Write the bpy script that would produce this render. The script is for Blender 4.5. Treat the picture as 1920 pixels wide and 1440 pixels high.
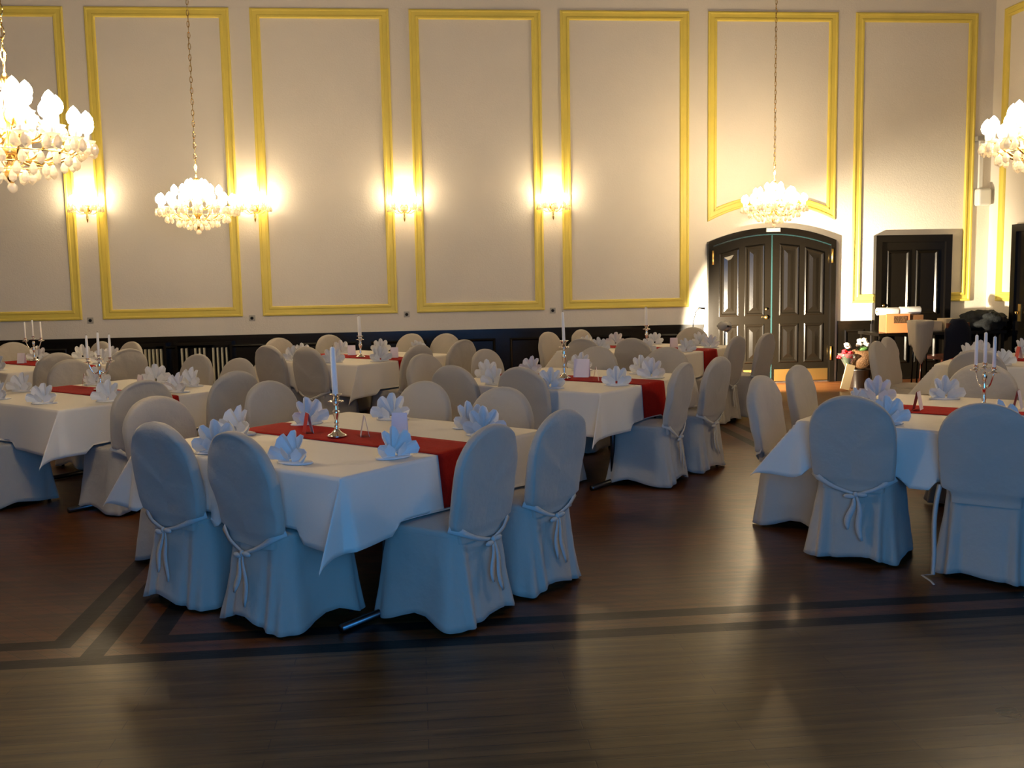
import bpy, bmesh, math, random
from math import sin, cos, pi, radians as rad, sqrt, atan2
from mathutils import Vector, Matrix, noise

for o in list(bpy.data.objects): bpy.data.objects.remove(o)
SC = bpy.context.scene
COL = SC.collection

# ------------------------------------------------------------------ camera
def cam_axes(yaw, pitch, roll):
    f = Vector((sin(yaw)*cos(pitch), cos(yaw)*cos(pitch), -sin(pitch)))
    r = Vector((cos(yaw), -sin(yaw), 0)); u = r.cross(f)
    return cos(roll)*r+sin(roll)*u, -sin(roll)*r+cos(roll)*u, f
R_, U_, F_ = cam_axes(0.09562713, 0.10820154, -0.01829319)
cd = bpy.data.cameras.new('camera'); cam = bpy.data.objects.new('camera', cd); COL.objects.link(cam)
cam.matrix_world = Matrix(((R_.x, U_.x, -F_.x, 0), (R_.y, U_.y, -F_.y, 0), (R_.z, U_.z, -F_.z, 1.6), (0, 0, 0, 1)))
cd.sensor_width = 36; cd.lens = 1845.84/1920*36; cd.clip_start = 0.05; cd.clip_end = 100
SC.camera = cam

# ------------------------------------------------------------------ light and exposure
SC.view_settings.view_transform = 'Standard'; SC.view_settings.look = 'None'
SC.view_settings.gamma = 1; SC.view_settings.use_curve_mapping = False
SC.view_settings.exposure = 0.0
W = bpy.data.worlds.new('world'); SC.world = W; W.use_nodes = True
W.node_tree.nodes['Background'].inputs[0].default_value = (.2, .45, 1, 1)
W.node_tree.nodes['Background'].inputs[1].default_value = .6

WARM = (1.0, .70, .37)
CHAND_W = 82.0
SCONCE_W = 21.0
SPOT_W = 3200.0
DAY_W = 160.0
def lamp(kind, name, loc, energy, color, **kw):
    l = bpy.data.lights.new(name, kind); l.energy = energy; l.color = color
    for k, v in kw.items(): setattr(l, k, v)
    o = bpy.data.objects.new(name, l); o.location = loc; COL.objects.link(o); return o
# daylight coming in through the window behind the camera
day = lamp('AREA', 'window_daylight', (.5, -1.13, 1.75), DAY_W, (.05, .38, 1.0), shape='RECTANGLE', size=3.1, size_y=1.7)
day.rotation_euler = (rad(90), 0, 0)     # faces +y

# ------------------------------------------------------------------ materials
def mat(name, color, rough=.6, metal=0, coat=0, bump=0, bscale=50, var=0, vscale=5, trans=0, emit=None, estr=0, spec=.5, sheen=0, ior=1.45, detail=4):
    m = bpy.data.materials.new(name); m.use_nodes = True
    nt = m.node_tree; b = nt.nodes['Principled BSDF']
    b.inputs['Base Color'].default_value = (*color, 1); b.inputs['Roughness'].default_value = rough
    b.inputs['Metallic'].default_value = metal; b.inputs['Coat Weight'].default_value = coat
    b.inputs['Coat Roughness'].default_value = .12
    b.inputs['Transmission Weight'].default_value = trans; b.inputs['IOR'].default_value = ior
    b.inputs['Specular IOR Level'].default_value = spec
    b.inputs['Sheen Weight'].default_value = sheen
    if emit: b.inputs['Emission Color'].default_value = (*emit, 1); b.inputs['Emission Strength'].default_value = estr
    tc = nt.nodes.new('ShaderNodeTexCoord')
    if bump:
        n = nt.nodes.new('ShaderNodeTexNoise'); n.inputs['Scale'].default_value = bscale; n.inputs['Detail'].default_value = detail
        nt.links.new(tc.outputs['Object'], n.inputs['Vector'])
        bp = nt.nodes.new('ShaderNodeBump'); bp.inputs['Strength'].default_value = bump; bp.inputs['Distance'].default_value = .01
        nt.links.new(n.outputs['Fac'], bp.inputs['Height']); nt.links.new(bp.outputs['Normal'], b.inputs['Normal'])
    if var:
        n2 = nt.nodes.new('ShaderNodeTexNoise'); n2.inputs['Scale'].default_value = vscale; n2.inputs['Detail'].default_value = 5
        nt.links.new(tc.outputs['Object'], n2.inputs['Vector'])
        rp = nt.nodes.new('ShaderNodeValToRGB')
        rp.color_ramp.elements[0].position = .3; rp.color_ramp.elements[1].position = .7
        rp.color_ramp.elements[0].color = (*[c*(1-var) for c in color], 1); rp.color_ramp.elements[1].color = (*[min(1, c*(1+var)) for c in color], 1)
        nt.links.new(n2.outputs['Fac'], rp.inputs['Fac']); nt.links.new(rp.outputs['Color'], b.inputs['Base Color'])
    return m
M = {}
M['wall'] = mat('plaster_wall', (.76, .70, .60), .85, bump=.25, bscale=60, var=.03, vscale=1.2)
M['ceiling'] = mat('ceiling_paint', (.30, .27, .22), .9)
M['dimmed_wall'] = mat('darkened_rear_wall', (.30, .24, .18), .9)  # added dark tone for the unseen rear wall, limits bounced light
M['yellow'] = mat('yellow_moulding', (.80, .64, .12), .45, var=.05, vscale=3)
M['dark_wood'] = mat('dark_wood', (.0045, .0034, .0022), .24, coat=.0, bump=.06, bscale=14, spec=.40)
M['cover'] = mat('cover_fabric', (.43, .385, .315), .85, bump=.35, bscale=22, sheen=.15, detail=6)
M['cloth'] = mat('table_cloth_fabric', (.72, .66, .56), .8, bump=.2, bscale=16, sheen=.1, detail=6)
M['sash'] = mat('sash_fabric', (.50, .48, .43), .7, bump=.2, bscale=60)
M['napkin'] = mat('napkin_fabric', (.70, .68, .64), .75, bump=.15, bscale=60)
M['red'] = mat('red_runner_fabric', (.31, .007, .004), .85, spec=.15, bump=.3, bscale=90, var=.08, vscale=30)
M['brass'] = mat('brass', (.80, .55, .20), .25, metal=1)
M['gold'] = mat('gold_plate', (.75, .50, .16), .35, metal=1)
M['silver'] = mat('silver', (.78, .72, .66), .16, metal=1)
M['wax'] = mat('candle_wax', (.88, .85, .78), .4)
M['wick'] = mat('wick', (.03, .02, .02), .9)
M['black'] = mat('black_metal', (.015, .015, .017), .4, metal=.3)
M['chrome'] = mat('chrome', (.10, .105, .11), .3, metal=1)
M['crystal'] = mat('crystal_glass', (1, .97, .90), .10, trans=.30, ior=1.5, spec=.8)
def crystal_mat():
    m = M['crystal']; nt = m.node_tree; b = nt.nodes['Principled BSDF']; out = nt.nodes['Material Output']
    tr = nt.nodes.new('ShaderNodeBsdfTranslucent'); tr.inputs['Color'].default_value = (1, .93, .78, 1)
    mx = nt.nodes.new('ShaderNodeMixShader'); mx.inputs[0].default_value = .55
    nt.links.new(b.outputs[0], mx.inputs[1]); nt.links.new(tr.outputs[0], mx.inputs[2]); nt.links.new(mx.outputs[0], out.inputs['Surface'])
crystal_mat()
M['bulb'] = mat('lit_bulb', (1, .95, .85), .3, emit=(1, .82, .55), estr=60)
M['sleeve'] = mat('candle_sleeve', (.9, .87, .78), .5)
M['paper'] = mat('card_paper', (.82, .74, .74), .6)
M['redpaper'] = mat('red_card_paper', (.45, .03, .03), .6)
M['white_plastic'] = mat('white_plastic', (.75, .74, .70), .4)
M['grey_plastic'] = mat('grey_plastic', (.35, .34, .31), .5)
M['socket'] = mat('socket_plastic', (.42, .39, .33), .5)
M['teal'] = mat('teal_painted_daylight', (.012, .035, .037), .35)  # daylight glimpsed through the door gaps, painted as a teal strip
M['cream_metal'] = mat('cream_radiator_paint', (.62, .58, .42), .4)
M['cardboard'] = mat('cardboard', (.17, .075, .027), .8, var=.08, vscale=8)
M['orange_card'] = mat('orange_cardboard', (.62, .22, .075), .7)
M['white_roll'] = mat('white_paper_roll', (.9, .9, .88), .6)
M['beige'] = mat('beige_card', (.62, .52, .38), .7, var=.1)
M['navy'] = mat('navy_wool', (.006, .009, .022), .9, bump=.4, bscale=40)
M['fur'] = mat('grey_fur', (.022, .025, .027), .95, bump=.9, bscale=60, var=.5, vscale=18)
M['petal_red'] = mat('red_petals', (.65, .01, .02), .6)
M['petal_white'] = mat('white_petals', (.85, .82, .76), .6)
M['leaf'] = mat('green_leaves', (.05, .13, .03), .6)
M['wicker'] = mat('brown_wicker', (.11, .052, .018), .7, bump=.8, bscale=70, var=.35, vscale=40)
M['pale_wood'] = mat('pale_wood', (.78, .60, .34), .6, var=.06)
M['steel'] = mat('brushed_steel', (.30, .30, .30), .3, metal=1)
M['red_wood'] = mat('reddish_chair_wood', (.12, .03, .015), .35, coat=.3)
M['foil'] = mat('clear_wrapping', (.75, .78, .74), .10, trans=.93)
M['spotlit'] = mat('spotlight_lens', (1, .95, .85), .2, emit=(1, .84, .6), estr=6)

def parquet(name, c1, c2, rot, plank, rough, cm, spec=.36):
    m = bpy.data.materials.new(name); m.use_nodes = True; nt = m.node_tree; b = nt.nodes['Principled BSDF']
    tc = nt.nodes.new('ShaderNodeTexCoord'); mp = nt.nodes.new('ShaderNodeMapping'); mp.inputs['Rotation'].default_value = (0, 0, rot)
    nt.links.new(tc.outputs['Object'], mp.inputs['Vector'])
    br = nt.nodes.new('ShaderNodeTexBrick'); br.inputs['Scale'].default_value = 1
    br.inputs['Brick Width'].default_value = plank[0]; br.inputs['Row Height'].default_value = plank[1]
    br.inputs['Mortar Size'].default_value = .0022; br.inputs['Mortar Smooth'].default_value = .3
    br.inputs['Color1'].default_value = (*c1, 1); br.inputs['Color2'].default_value = (*c2, 1); br.inputs['Mortar'].default_value = (*cm, 1)
    nt.links.new(mp.outputs['Vector'], br.inputs['Vector'])
    mp2 = nt.nodes.new('ShaderNodeMapping'); mp2.inputs['Rotation'].default_value = (0, 0, rot); mp2.inputs['Scale'].default_value = (1.4, 26, 1)
    nt.links.new(tc.outputs['Object'], mp2.inputs['Vector'])
    n = nt.nodes.new('ShaderNodeTexNoise'); n.inputs['Scale'].default_value = 1.0; n.inputs['Detail'].default_value = 6
    nt.links.new(mp2.outputs['Vector'], n.inputs['Vector'])
    n3 = nt.nodes.new('ShaderNodeTexNoise'); n3.inputs['Scale'].default_value = 1.1; n3.inputs['Detail'].default_value = 3
    nt.links.new(tc.outputs['Object'], n3.inputs['Vector'])
    r = nt.nodes.new('ShaderNodeMapRange'); r.inputs['From Min'].default_value = .3; r.inputs['From Max'].default_value = .7; r.inputs['To Min'].default_value = .45; r.inputs['To Max'].default_value = 1.5
    nt.links.new(n.outputs['Fac'], r.inputs['Value'])
    mx = nt.nodes.new('ShaderNodeMixRGB'); mx.blend_type = 'MULTIPLY'; mx.inputs['Fac'].default_value = 1
    nt.links.new(br.outputs['Color'], mx.inputs['Color1']); nt.links.new(r.outputs['Result'], mx.inputs['Color2'])
    nt.links.new(mx.outputs['Color'], b.inputs['Base Color'])
    rr = nt.nodes.new('ShaderNodeMapRange'); rr.inputs['To Min'].default_value = rough-.08; rr.inputs['To Max'].default_value = rough+.12
    nt.links.new(n3.outputs['Fac'], rr.inputs['Value']); nt.links.new(rr.outputs['Result'], b.inputs['Roughness'])
    # gently uneven boards make the long smeared reflections
    n4 = nt.nodes.new('ShaderNodeTexNoise'); n4.inputs['Scale'].default_value = 15; n4.inputs['Detail'].default_value = 6
    nt.links.new(tc.outputs['Object'], n4.inputs['Vector'])
    ad = nt.nodes.new('ShaderNodeMath'); ad.operation = 'ADD'
    ml = nt.nodes.new('ShaderNodeMath'); ml.operation = 'MULTIPLY'; ml.inputs[1].default_value = .45
    nt.links.new(n.outputs['Fac'], ml.inputs[0]); nt.links.new(ml.outputs[0], ad.inputs[0]); nt.links.new(n4.outputs['Fac'], ad.inputs[1])
    sb = nt.nodes.new('ShaderNodeMath'); sb.operation = 'SUBTRACT'
    nt.links.new(ad.outputs[0], sb.inputs[0]); nt.links.new(br.outputs['Fac'], sb.inputs[1])
    bp = nt.nodes.new('ShaderNodeBump'); bp.inputs['Strength'].default_value = .22; bp.inputs['Distance'].default_value = .004
    nt.links.new(sb.outputs[0], bp.inputs['Height']); nt.links.new(bp.outputs['Normal'], b.inputs['Normal'])
    b.inputs['Specular IOR Level'].default_value = spec
    return m
M['floor_near'] = parquet('parquet_boards', (.090, .055, .019), (.068, .041, .014), 0, (1.1, .075), .30, (.03, .018, .01))
M['floor_far'] = parquet('parquet_diagonal', (.098, .034, .009), (.072, .024, .006), rad(45), (.5, .075), .30, (.03, .015, .008))
M['floor_band'] = parquet('parquet_dark_inlay', (.012, .010, .009), (.009, .008, .007), 0, (.9, .09), .34, (.006, .005, .005), .16)

# ------------------------------------------------------------------ mesh helpers
def mesh(name, verts, faces, m, parent=None, smooth=True, mats=None, fm=None):
    me = bpy.data.meshes.new(name); me.from_pydata([tuple(v) for v in verts], [], faces); me.update()
    bm = bmesh.new(); bm.from_mesh(me); bmesh.ops.recalc_face_normals(bm, faces=bm.faces); bm.to_mesh(me); bm.free()
    for mm in (mats or [m]): me.materials.append(mm)
    if fm:
        for p, i in zip(me.polygons, fm): p.material_index = i
    if smooth: me.polygons.foreach_set('use_smooth', [True]*len(me.polygons))
    o = bpy.data.objects.new(name, me); COL.objects.link(o)
    if parent: o.parent = parent
    return o
class MB:
    def __init__(s): s.v = []; s.f = []
    def add(s, vs, fs, M4=None):
        n = len(s.v); s.v += [tuple(M4 @ Vector(v)) if M4 else tuple(v) for v in vs]; s.f += [tuple(i+n for i in f) for f in fs]; return s
    def box(s, x0, x1, y0, y1, z0, z1, M4=None):
        return s.add([(x0,y0,z0),(x1,y0,z0),(x1,y1,z0),(x0,y1,z0),(x0,y0,z1),(x1,y0,z1),(x1,y1,z1),(x0,y1,z1)],
                     [(0,3,2,1),(4,5,6,7),(0,1,5,4),(1,2,6,5),(2,3,7,6),(3,0,4,7)], M4)
    def lathe(s, prof, n=16, M4=None):
        vs = []; fs = []
        for r, z in prof:
            for i in range(n): a = 2*pi*i/n; vs.append((r*cos(a), r*sin(a), z))
        for k in range(len(prof)-1):
            for i in range(n): j = (i+1) % n; fs.append((k*n+i, k*n+j, (k+1)*n+j, (k+1)*n+i))
        fs.append(tuple(range(n))[::-1]); fs.append(tuple((len(prof)-1)*n+i for i in range(n)))
        return s.add(vs, fs, M4)
    def tube(s, pts, r, n=8, rs=None, flat=1):
        pts = [Vector(p) for p in pts]; vs = []; fs = []
        for k, p in enumerate(pts):
            t = (pts[min(k+1, len(pts)-1)]-pts[max(k-1, 0)]).normalized()
            a = t.cross(Vector((0, 0, 1)))
            if a.length < .05: a = t.cross(Vector((0, 1, 0)))
            a.normalize(); b = a.cross(t)
            rr = rs[k] if rs else r
            for i in range(n):
                q = 2*pi*i/n; vs.append(p+a*cos(q)*rr+b*sin(q)*rr*flat)
        for k in range(len(pts)-1):
            for i in range(n): j = (i+1) % n; fs.append((k*n+i, k*n+j, (k+1)*n+j, (k+1)*n+i))
        fs.append(tuple(range(n))); fs.append(tuple((len(pts)-1)*n+i for i in range(n)))
        return s.add(vs, fs)
    def ball(s, c, r, n=8, m=6, sc=(1, 1, 1)):
        prof = [(max(1e-4, r*sin(pi*k/m)), -r*cos(pi*k/m)) for k in range(m+1)]
        return s.lathe(prof, n, Matrix.Translation(c) @ Matrix.Diagonal((*sc, 1)))
    def build(s, name, m, parent=None, smooth=True): return mesh(name, s.v, s.f, m, parent, smooth)
def grid_faces(nu, nv, closed=False):
    f = []
    for a in range(nu-1):
        for b in range(nv if closed else nv-1):
            c = (b+1) % nv; f.append((a*nv+b, a*nv+c, (a+1)*nv+c, (a+1)*nv+b))
    return f
def empty(name, loc=(0, 0, 0), rz=0):
    o = bpy.data.objects.new(name, None); o.location = loc; o.rotation_euler = (0, 0, rz); o.empty_display_size = .1; COL.objects.link(o); return o
def tag(o, label, cat, group=None, kind=None):
    o['label'] = label; o['category'] = cat
    if group: o['group'] = group
    if kind: o['kind'] = kind
    return o
def struct(o, label=None):
    o['kind'] = 'structure'
    if label: o['label'] = label
    return o
KIDS = {}
def copy_tree(o, parent=None):
    c = o.copy(); COL.objects.link(c); c.parent = parent
    for ch in [x for x in PROTO_CHILDREN.get(o.name, [])]: copy_tree(ch, c)
    return c
PROTO_CHILDREN = {}
def register(root):
    # remember the children of a finished first copy, so later copies are quick
    for o in COL.objects:
        if o.parent: PROTO_CHILDREN.setdefault(o.parent.name, [])
        if o.parent and o not in PROTO_CHILDREN[o.parent.name]: PROTO_CHILDREN[o.parent.name].append(o)
class Proto:
    """first use hands out the original, later uses hand out copies with their parts"""
    def __init__(s, root): s.root = root; s.used = False; register(root)
    def get(s, loc, rz=0, scale=1):
        o = copy_tree(s.root) if s.used else s.root
        s.used = True; o.location = loc; o.rotation_euler = (0, 0, rz); o.scale = (scale,)*3
        return o

# ------------------------------------------------------------------ the hall
D = 13.81; XR = 8.37; XL = -7.5; YB = -1.2; H = 6.6
# floor: cells between band edges, dark inlay bands get their own material
hw = .050
vx = [-1.62, -1.44, -1.22]
xs = sorted({XL, XR, 3.12-hw, 3.12+hw, 3.36-hw, 3.36+hw, *[a+s*hw for a in vx for s in (-1, 1)]})
ys = sorted({YB, D, 4.22-hw, 4.22+hw, 4.44-hw, 4.44+hw, 8.2, 8.2+2*hw, 8.5, 8.5+2*hw})
fv = [(x, y, 0) for y in ys for x in xs]; ff = []; fm = []
for j in range(len(ys)-1):
    for i in range(len(xs)-1):
        n = len(xs); ff.append((j*n+i, j*n+i+1, (j+1)*n+i+1, (j+1)*n+i))
        cx = (xs[i]+xs[i+1])/2; cy = (ys[j]+ys[j+1])/2
        band = abs(cy-4.22) < hw
        if abs(cy-4.44) < hw and (cx < -1.57 or cx > -1.27): band = True
        if cy > 4.4 and (abs(cx+1.62) < hw or abs(cx+1.22) < hw): band = True
        if cy > 4.25 and abs(cx+1.44) < hw: band = True
        if cy > 8.2 and (abs(cx-3.12) < hw or abs(cx-3.36) < hw): band = True
        fm.append(2 if band else (0 if cy < 4.3 else 1))
floor = struct(mesh('floor', fv, ff, None, mats=[M['floor_near'], M['floor_far'], M['floor_band']], fm=fm, smooth=False))
me = floor.data
MBf = MB().box(XL-.2, XR+.2, D, D+.2, -.05, H); struct(MBf.build('wall_back', M['wall'], smooth=False))
struct(MB().box(XR, XR+.2, YB-.2, D, -.05, H).build('wall_right', M['wall'], smooth=False))
struct(MB().box(XL-.2, XL, YB-.2, D, -.05, H).build('wall_left', M['wall'], smooth=False))
# wall behind the camera with its window opening
wx0, wx1, wz0, wz1 = -1.2, 2.2, .8, 2.7
b = MB().box(XL, wx0, YB-.2, YB, -.05, H).box(wx1, XR, YB-.2, YB, -.05, H).box(wx0, wx1, YB-.2, YB, -.05, wz0).box(wx0, wx1, YB-.2, YB, wz1, H)
struct(b.build('wall_front', M['dimmed_wall'], smooth=False))
win = MB()
for x in (wx0, (wx0*2+wx1)/3, (wx0+2*wx1)/3, wx1-.06): win.box(x, x+.06, YB-.14, YB-.08, wz0, wz1)
for z in (wz0, wz1-.06, 2.1): win.box(wx0, wx1, YB-.14, YB-.08, z, z+.06)
w_ = struct(win.build('window_1', M['white_plastic'], smooth=False))
MB().box(wx0, wx1, YB-.115, YB-.105, wz0, wz1).build('pane', mat('window_glass', (1, 1, 1), .02, trans=1), w_, smooth=False)
struct(MB().box(XL-.2, XR+.2, YB-.2, D+.2, H, H+.15).build('ceiling', M['ceiling'], smooth=False))

# picture-frame mouldings: a polygon outline with mitred stepped profile
def inset(poly, d):
    n = len(poly); out = []
    A = sum(poly[i][0]*poly[(i+1) % n][1]-poly[(i+1) % n][0]*poly[i][1] for i in range(n)); s = 1 if A > 0 else -1
    for i in range(n):
        p0, p1, p2 = Vector(poly[i-1]), Vector(poly[i]), Vector(poly[(i+1) % n])
        e1 = (p1-p0).normalized(); e2 = (p2-p1).normalized()
        n1 = Vector((-e1.y, e1.x))*s; n2 = Vector((-e2.y, e2.x))*s
        m = n1+n2; m = m/(1+n1.dot(n2)); out.append((p1+m*d)[:])
    return out
PROF = [(0, 0), (0, .022), (.012, .030), (.028, .030), (.036, .018), (.085, .018), (.095, .028), (.118, .028), (.128, .012), (.130, 0)]
def frame_mb(poly, prof, place):
    rings = [[place(x, z, d) for x, z in inset(poly, w)] for w, d in prof]
    n = len(poly); vs = [v for r in rings for v in r]
    return MB().add(vs, grid_faces(len(prof), n, True))
def on_back(x, z, d): return (x, D-d, z)
ZT, ZB = 5.215, 1.13
tn = 0
def trim(o):
    global tn; tn += 1; o.name = 'trim_%d' % tn; return struct(o)
rects = [(-6.6, -4.48), (-4.21, -2.36), (-2.09, -.254), (.014, 1.806), (2.074, 3.883)]
for a, b_ in rects:
    trim(frame_mb([(a, ZB), (b_, ZB), (b_, ZT), (a, ZT)], PROF, on_back).build('trim', M['yellow'], smooth=False))
# over the arched doors: arched lower edge
arc = lambda x, zc, sag, xa, xb: zc-sag*((x-(xa+xb)/2)/((xb-xa)/2))**2
xa, xb = 4.155, 6.03
poly = [(xa+(xb-xa)*k/14, arc(xa+(xb-xa)*k/14, 2.57, .24, xa, xb)) for k in range(15)]+[(xb, ZT), (xa, ZT)]
trim(frame_mb(poly, PROF, on_back).build('trim', M['yellow'], smooth=False))
# around the small door: the frame stops at the door casing
pa, pb = 6.29, 8.10; da, db = 6.62, 7.77
outl = [(da, ZB), (pa, ZB), (pa, ZT), (pb, ZT), (pb, ZB), (db, ZB)]
vs = []
for w, d in PROF:
    for k, (x, z) in enumerate(outl):
        sx = w if k in (1, 2) else (-w if k in (3, 4) else 0); sz = w if k in (0, 1, 4, 5) else -w
        vs.append(on_back(x+sx, z+sz, d))
trim(MB().add(vs, grid_faces(len(PROF), 6)).build('trim', M['yellow'], smooth=False))
# right wall frame above its door
def on_right(y, z, d): return (XR-d, y, z)
trim(frame_mb([(13.56, ZB), (11.9, ZB), (11.9, ZT), (13.56, ZT)], PROF, on_right).build('trim', M['yellow'], smooth=False))

# dark wainscot with cap rail and raised panels
WT = .88
PP = [(0, 0), (0, .012), (.02, .02), (.035, .008), (.04, 0)]
def wainscot(x0, x1, y=D, place=None, n=None):
    mb = MB().box(x0, x1, D-.03, D, 0, WT-.05).box(x0, x1, D-.06, D, WT-.05, WT).box(x0, x1, D-.045, D, 0, .14)
    n = n or max(1, round((x1-x0)/1.0)); w = (x1-x0)/n
    for k in range(n):
        a = x0+k*w+.10; b = x0+(k+1)*w-.10
        f = frame_mb([(a, .22), (b, .22), (b, WT-.13), (a, WT-.13)], PP, lambda x, z, d: (x, D-.03-d, z)); mb.add(f.v, f.f)
    return mb
trim(wainscot(XL, 4.10).build('trim', M['dark_wood'], smooth=False))
trim(wainscot(6.09, 6.58, n=1).build('trim', M['dark_wood'], smooth=False))
trim(wainscot(7.83, XR, n=1).build('trim', M['dark_wood'], smooth=False))
mb = MB().box(XR-.03, XR, 13.12, D-.06, 0, WT-.05).box(XR-.06, XR, 13.12, D-.06, WT-.05, WT).box(XR-.03, XR, YB, 11.9, 0, WT-.05).box(XR-.06, XR, YB, 11.9, WT-.05, WT)
trim(mb.build('trim', M['dark_wood'], smooth=False))
trim(MB().box(XL, XL+.03, YB, D-.06, 0, WT-.05).box(XL, XL+.06, YB, D-.06, WT-.05, WT).build('trim', M['dark_wood'], smooth=False))

# ---- arched double doors
def prism(poly, y0, y1):
    n = len(poly); vs = [(x, y0, z) for x, z in poly]+[(x, y1, z) for x, z in poly]
    fs = [tuple(range(n)), tuple(range(2*n-1, n-1, -1))]+[(i, (i+1) % n, n+(i+1) % n, n+i) for i in range(n)]
    return MB().add(vs, fs)
DX0, DX1, DZ, DS = 4.15, 6.03, 2.235, .19
d1 = struct(empty('door_1', (0, 0, 0)))
top = lambda x: arc(x, DZ, DS, DX0, DX1)
N = 20
outer = [(DX0+(DX1-DX0)*k/N, top(DX0+(DX1-DX0)*k/N)) for k in range(N+1)]
topi = lambda x: top(x)-.085
inner = [(DX0+.07+(DX1-DX0-.14)*k/N, topi(DX0+.07+(DX1-DX0-.14)*k/N)) for k in range(N+1)]
O2 = [(DX0, 0)]+outer+[(DX1, 0)]; I2 = [(DX0+.07, 0)]+inner+[(DX1-.07, 0)]
fr = MB(); n = len(O2)
vs = [(x, D-.075, z) for x, z in O2]+[(x, D-.075, z) for x, z in I2]+[(x, D-.001, z) for x, z in O2]+[(x, D-.001, z) for x, z in I2]
fs = []
for i in range(n-1):
    fs += [(i, i+1, n+i+1, n+i), (i, i+1, 2*n+i+1, 2*n+i), (n+i, n+i+1, 3*n+i+1, 3*n+i)]
fr.add(vs, fs); fr.build('door_frame', M['dark_wood'], d1, smooth=False)
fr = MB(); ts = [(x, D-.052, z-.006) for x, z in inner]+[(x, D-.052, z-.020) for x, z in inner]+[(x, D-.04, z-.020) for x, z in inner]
fr.add(ts, grid_faces(3, N+1)); fr.build('painted_daylight', M['teal'], d1, smooth=False)  # painted line of daylight under the arch
PR = [(0, 0), (0, .014), (.012, .024), (.026, .020), (.040, .004), (.045, -.002)]
RP = [(0, 0), (.05, .014), (.055, .014)]
def leaf(x0, x1, right):
    pts = [(x0+(x1-x0)*k/8, topi(x0+(x1-x0)*k/8)-.022) for k in range(9)]
    lf = prism([(x0, .02)]+pts+[(x1, .02)], D-.035, D-.002).build('door_leaf', M['dark_wood'], d1, smooth=False)
    f0 = .10; mid = (x0+x1)/2; cols = [(x0+f0, mid-.045), (mid+.045, x1-f0)]
    for a, b in cols:
        for za, zb in ((.98, None), (.30, .86)):
            if zb is None: tl, tr = topi(a)-.15, topi(b)-.15
            else: tl = tr = zb
            pl = [(a, za), (b, za), (b, tr), (a, tl)]
            q = frame_mb(pl, PR, lambda x, z, d: (x, D-.035-d, z))
            ins = inset(pl, .07)
            q2 = frame_mb(ins, RP, lambda x, z, d: (x, D-.035-d, z)); q.add(q2.v, q2.f)
            c = inset(ins, .055); q.add([(x, D-.049, z) for x, z in c], [(0, 1, 2, 3)])
            q.build('door_panel', M['dark_wood'], lf, smooth=False)
    hx = x1+.008 if right else x0-.008
    for z in ((.42, 1.82)):
        h = MB().lathe([(.014, z-.1), (.014, z+.1)], 10, Matrix.Translation((hx, D-.085, 0))); h.build('hinge', M['gold'], lf)
    return lf
lm = (DX0+DX1)/2
la = leaf(DX0+.07, lm-.012, False); lb = leaf(lm+.012, DX1-.07, True)
MB().box(lm-.008, lm+.008, D-.045, D-.01, .03, topi(lm)-.02).build('painted_daylight', M['teal'], d1, smooth=False)  # painted daylight in the gap between the two leaves
MB().box(lm+.05, DX1-.09, D-.045, D-.034, .03, .20).build('kick_plate', M['gold'], lb, smooth=False)
MB().box(DX0+.09, lm-.05, D-.045, D-.034, .03, .20).build('kick_plate', M['gold'], la, smooth=False)
for z, r in ((1.075, .018), (.96, .030)):
    MB().ball((lm-.095, D-.085, z), r).lathe([(r*.5, 0), (r*.35, .05)], 8, Matrix.Translation((lm-.095, D-.085, z)) @ Matrix.Rotation(-pi/2, 4, 'X')).build('door_knob', M['brass'], la)
# sign above the arch
sg = MB().box(lm-.10, lm+.10, D-.095, D-.076, top(lm)-.062, top(lm)-.008).build('door_sign', M['grey_plastic'], smooth=False)
tag(sg, 'small beige sign plate at the top of the arched door frame', 'sign')
lt = MB(); x = lm-.085
for wd, hh in ((.012, .02), (.014, .018), (.010, .02), (.016, .022), (.012, .018), (.014, .02), (.014, .022), (.012, .018), (.010, .02)):
    lt.box(x, x+wd, D-.098, D-.094, top(lm)-.045, top(lm)-.045+hh); x += wd+.006
lt.build('sign_lettering', M['white_plastic'], sg, smooth=False)

# ---- small door on the back wall
d2 = struct(empty('door_2', (0, 0, 0)))
sx0, sx1, sz = 6.62, 7.77, 2.10
MB().box(sx0, sx0+.09, D-.09, D, 0, sz).box(sx1-.09, sx1, D-.09, D, 0, sz).box(sx0+.09, sx1-.09, D-.09, D, sz-.10, sz).build('door_frame', M['dark_wood'], d2, smooth=False)
lf = MB().box(sx0+.09, sx1-.09, D-.04, D-.002, .01, sz-.1).build('door_leaf', M['dark_wood'], d2, smooth=False)
mid = (sx0+sx1)/2
for a, b in ((sx0+.19, mid-.05), (mid+.05, sx1-.19)):
    for za, zb in ((.95, sz-.22), (.25, .83)):
        q = frame_mb([(a, za), (b, za), (b, zb), (a, zb)], PR, lambda x, z, d: (x, D-.04-d, z)); q.build('door_panel', M['dark_wood'], lf, smooth=False)
for z, r in ((1.09, .024), (.98, .022)): MB().ball((sx0+.13, D-.075, z), r).build('door_knob', M['brass'], lf)
# ---- door on the right wall
d3 = struct(empty('door_3', (0, 0, 0)))
MB().box(XR-.08, XR, 13.02, 13.12, 0, 2.2).box(XR-.08, XR, 11.9, 12.0, 0, 2.2).box(XR-.08, XR, 12.0, 13.02, 2.1, 2.2).build('door_frame', M['dark_wood'], d3, smooth=False)
lf = MB().box(XR-.04, XR-.002, 12.0, 13.02, .01, 2.1).build('door_leaf', M['dark_wood'], d3, smooth=False)
MB().box(XR-.05, XR-.04, 12.90, 12.96, .86, 1.10).build('push_plate', M['gold'], lf, smooth=False)
MB().ball((XR-.09, 12.93, .98), .024).build('door_knob', M['brass'], lf)

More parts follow.
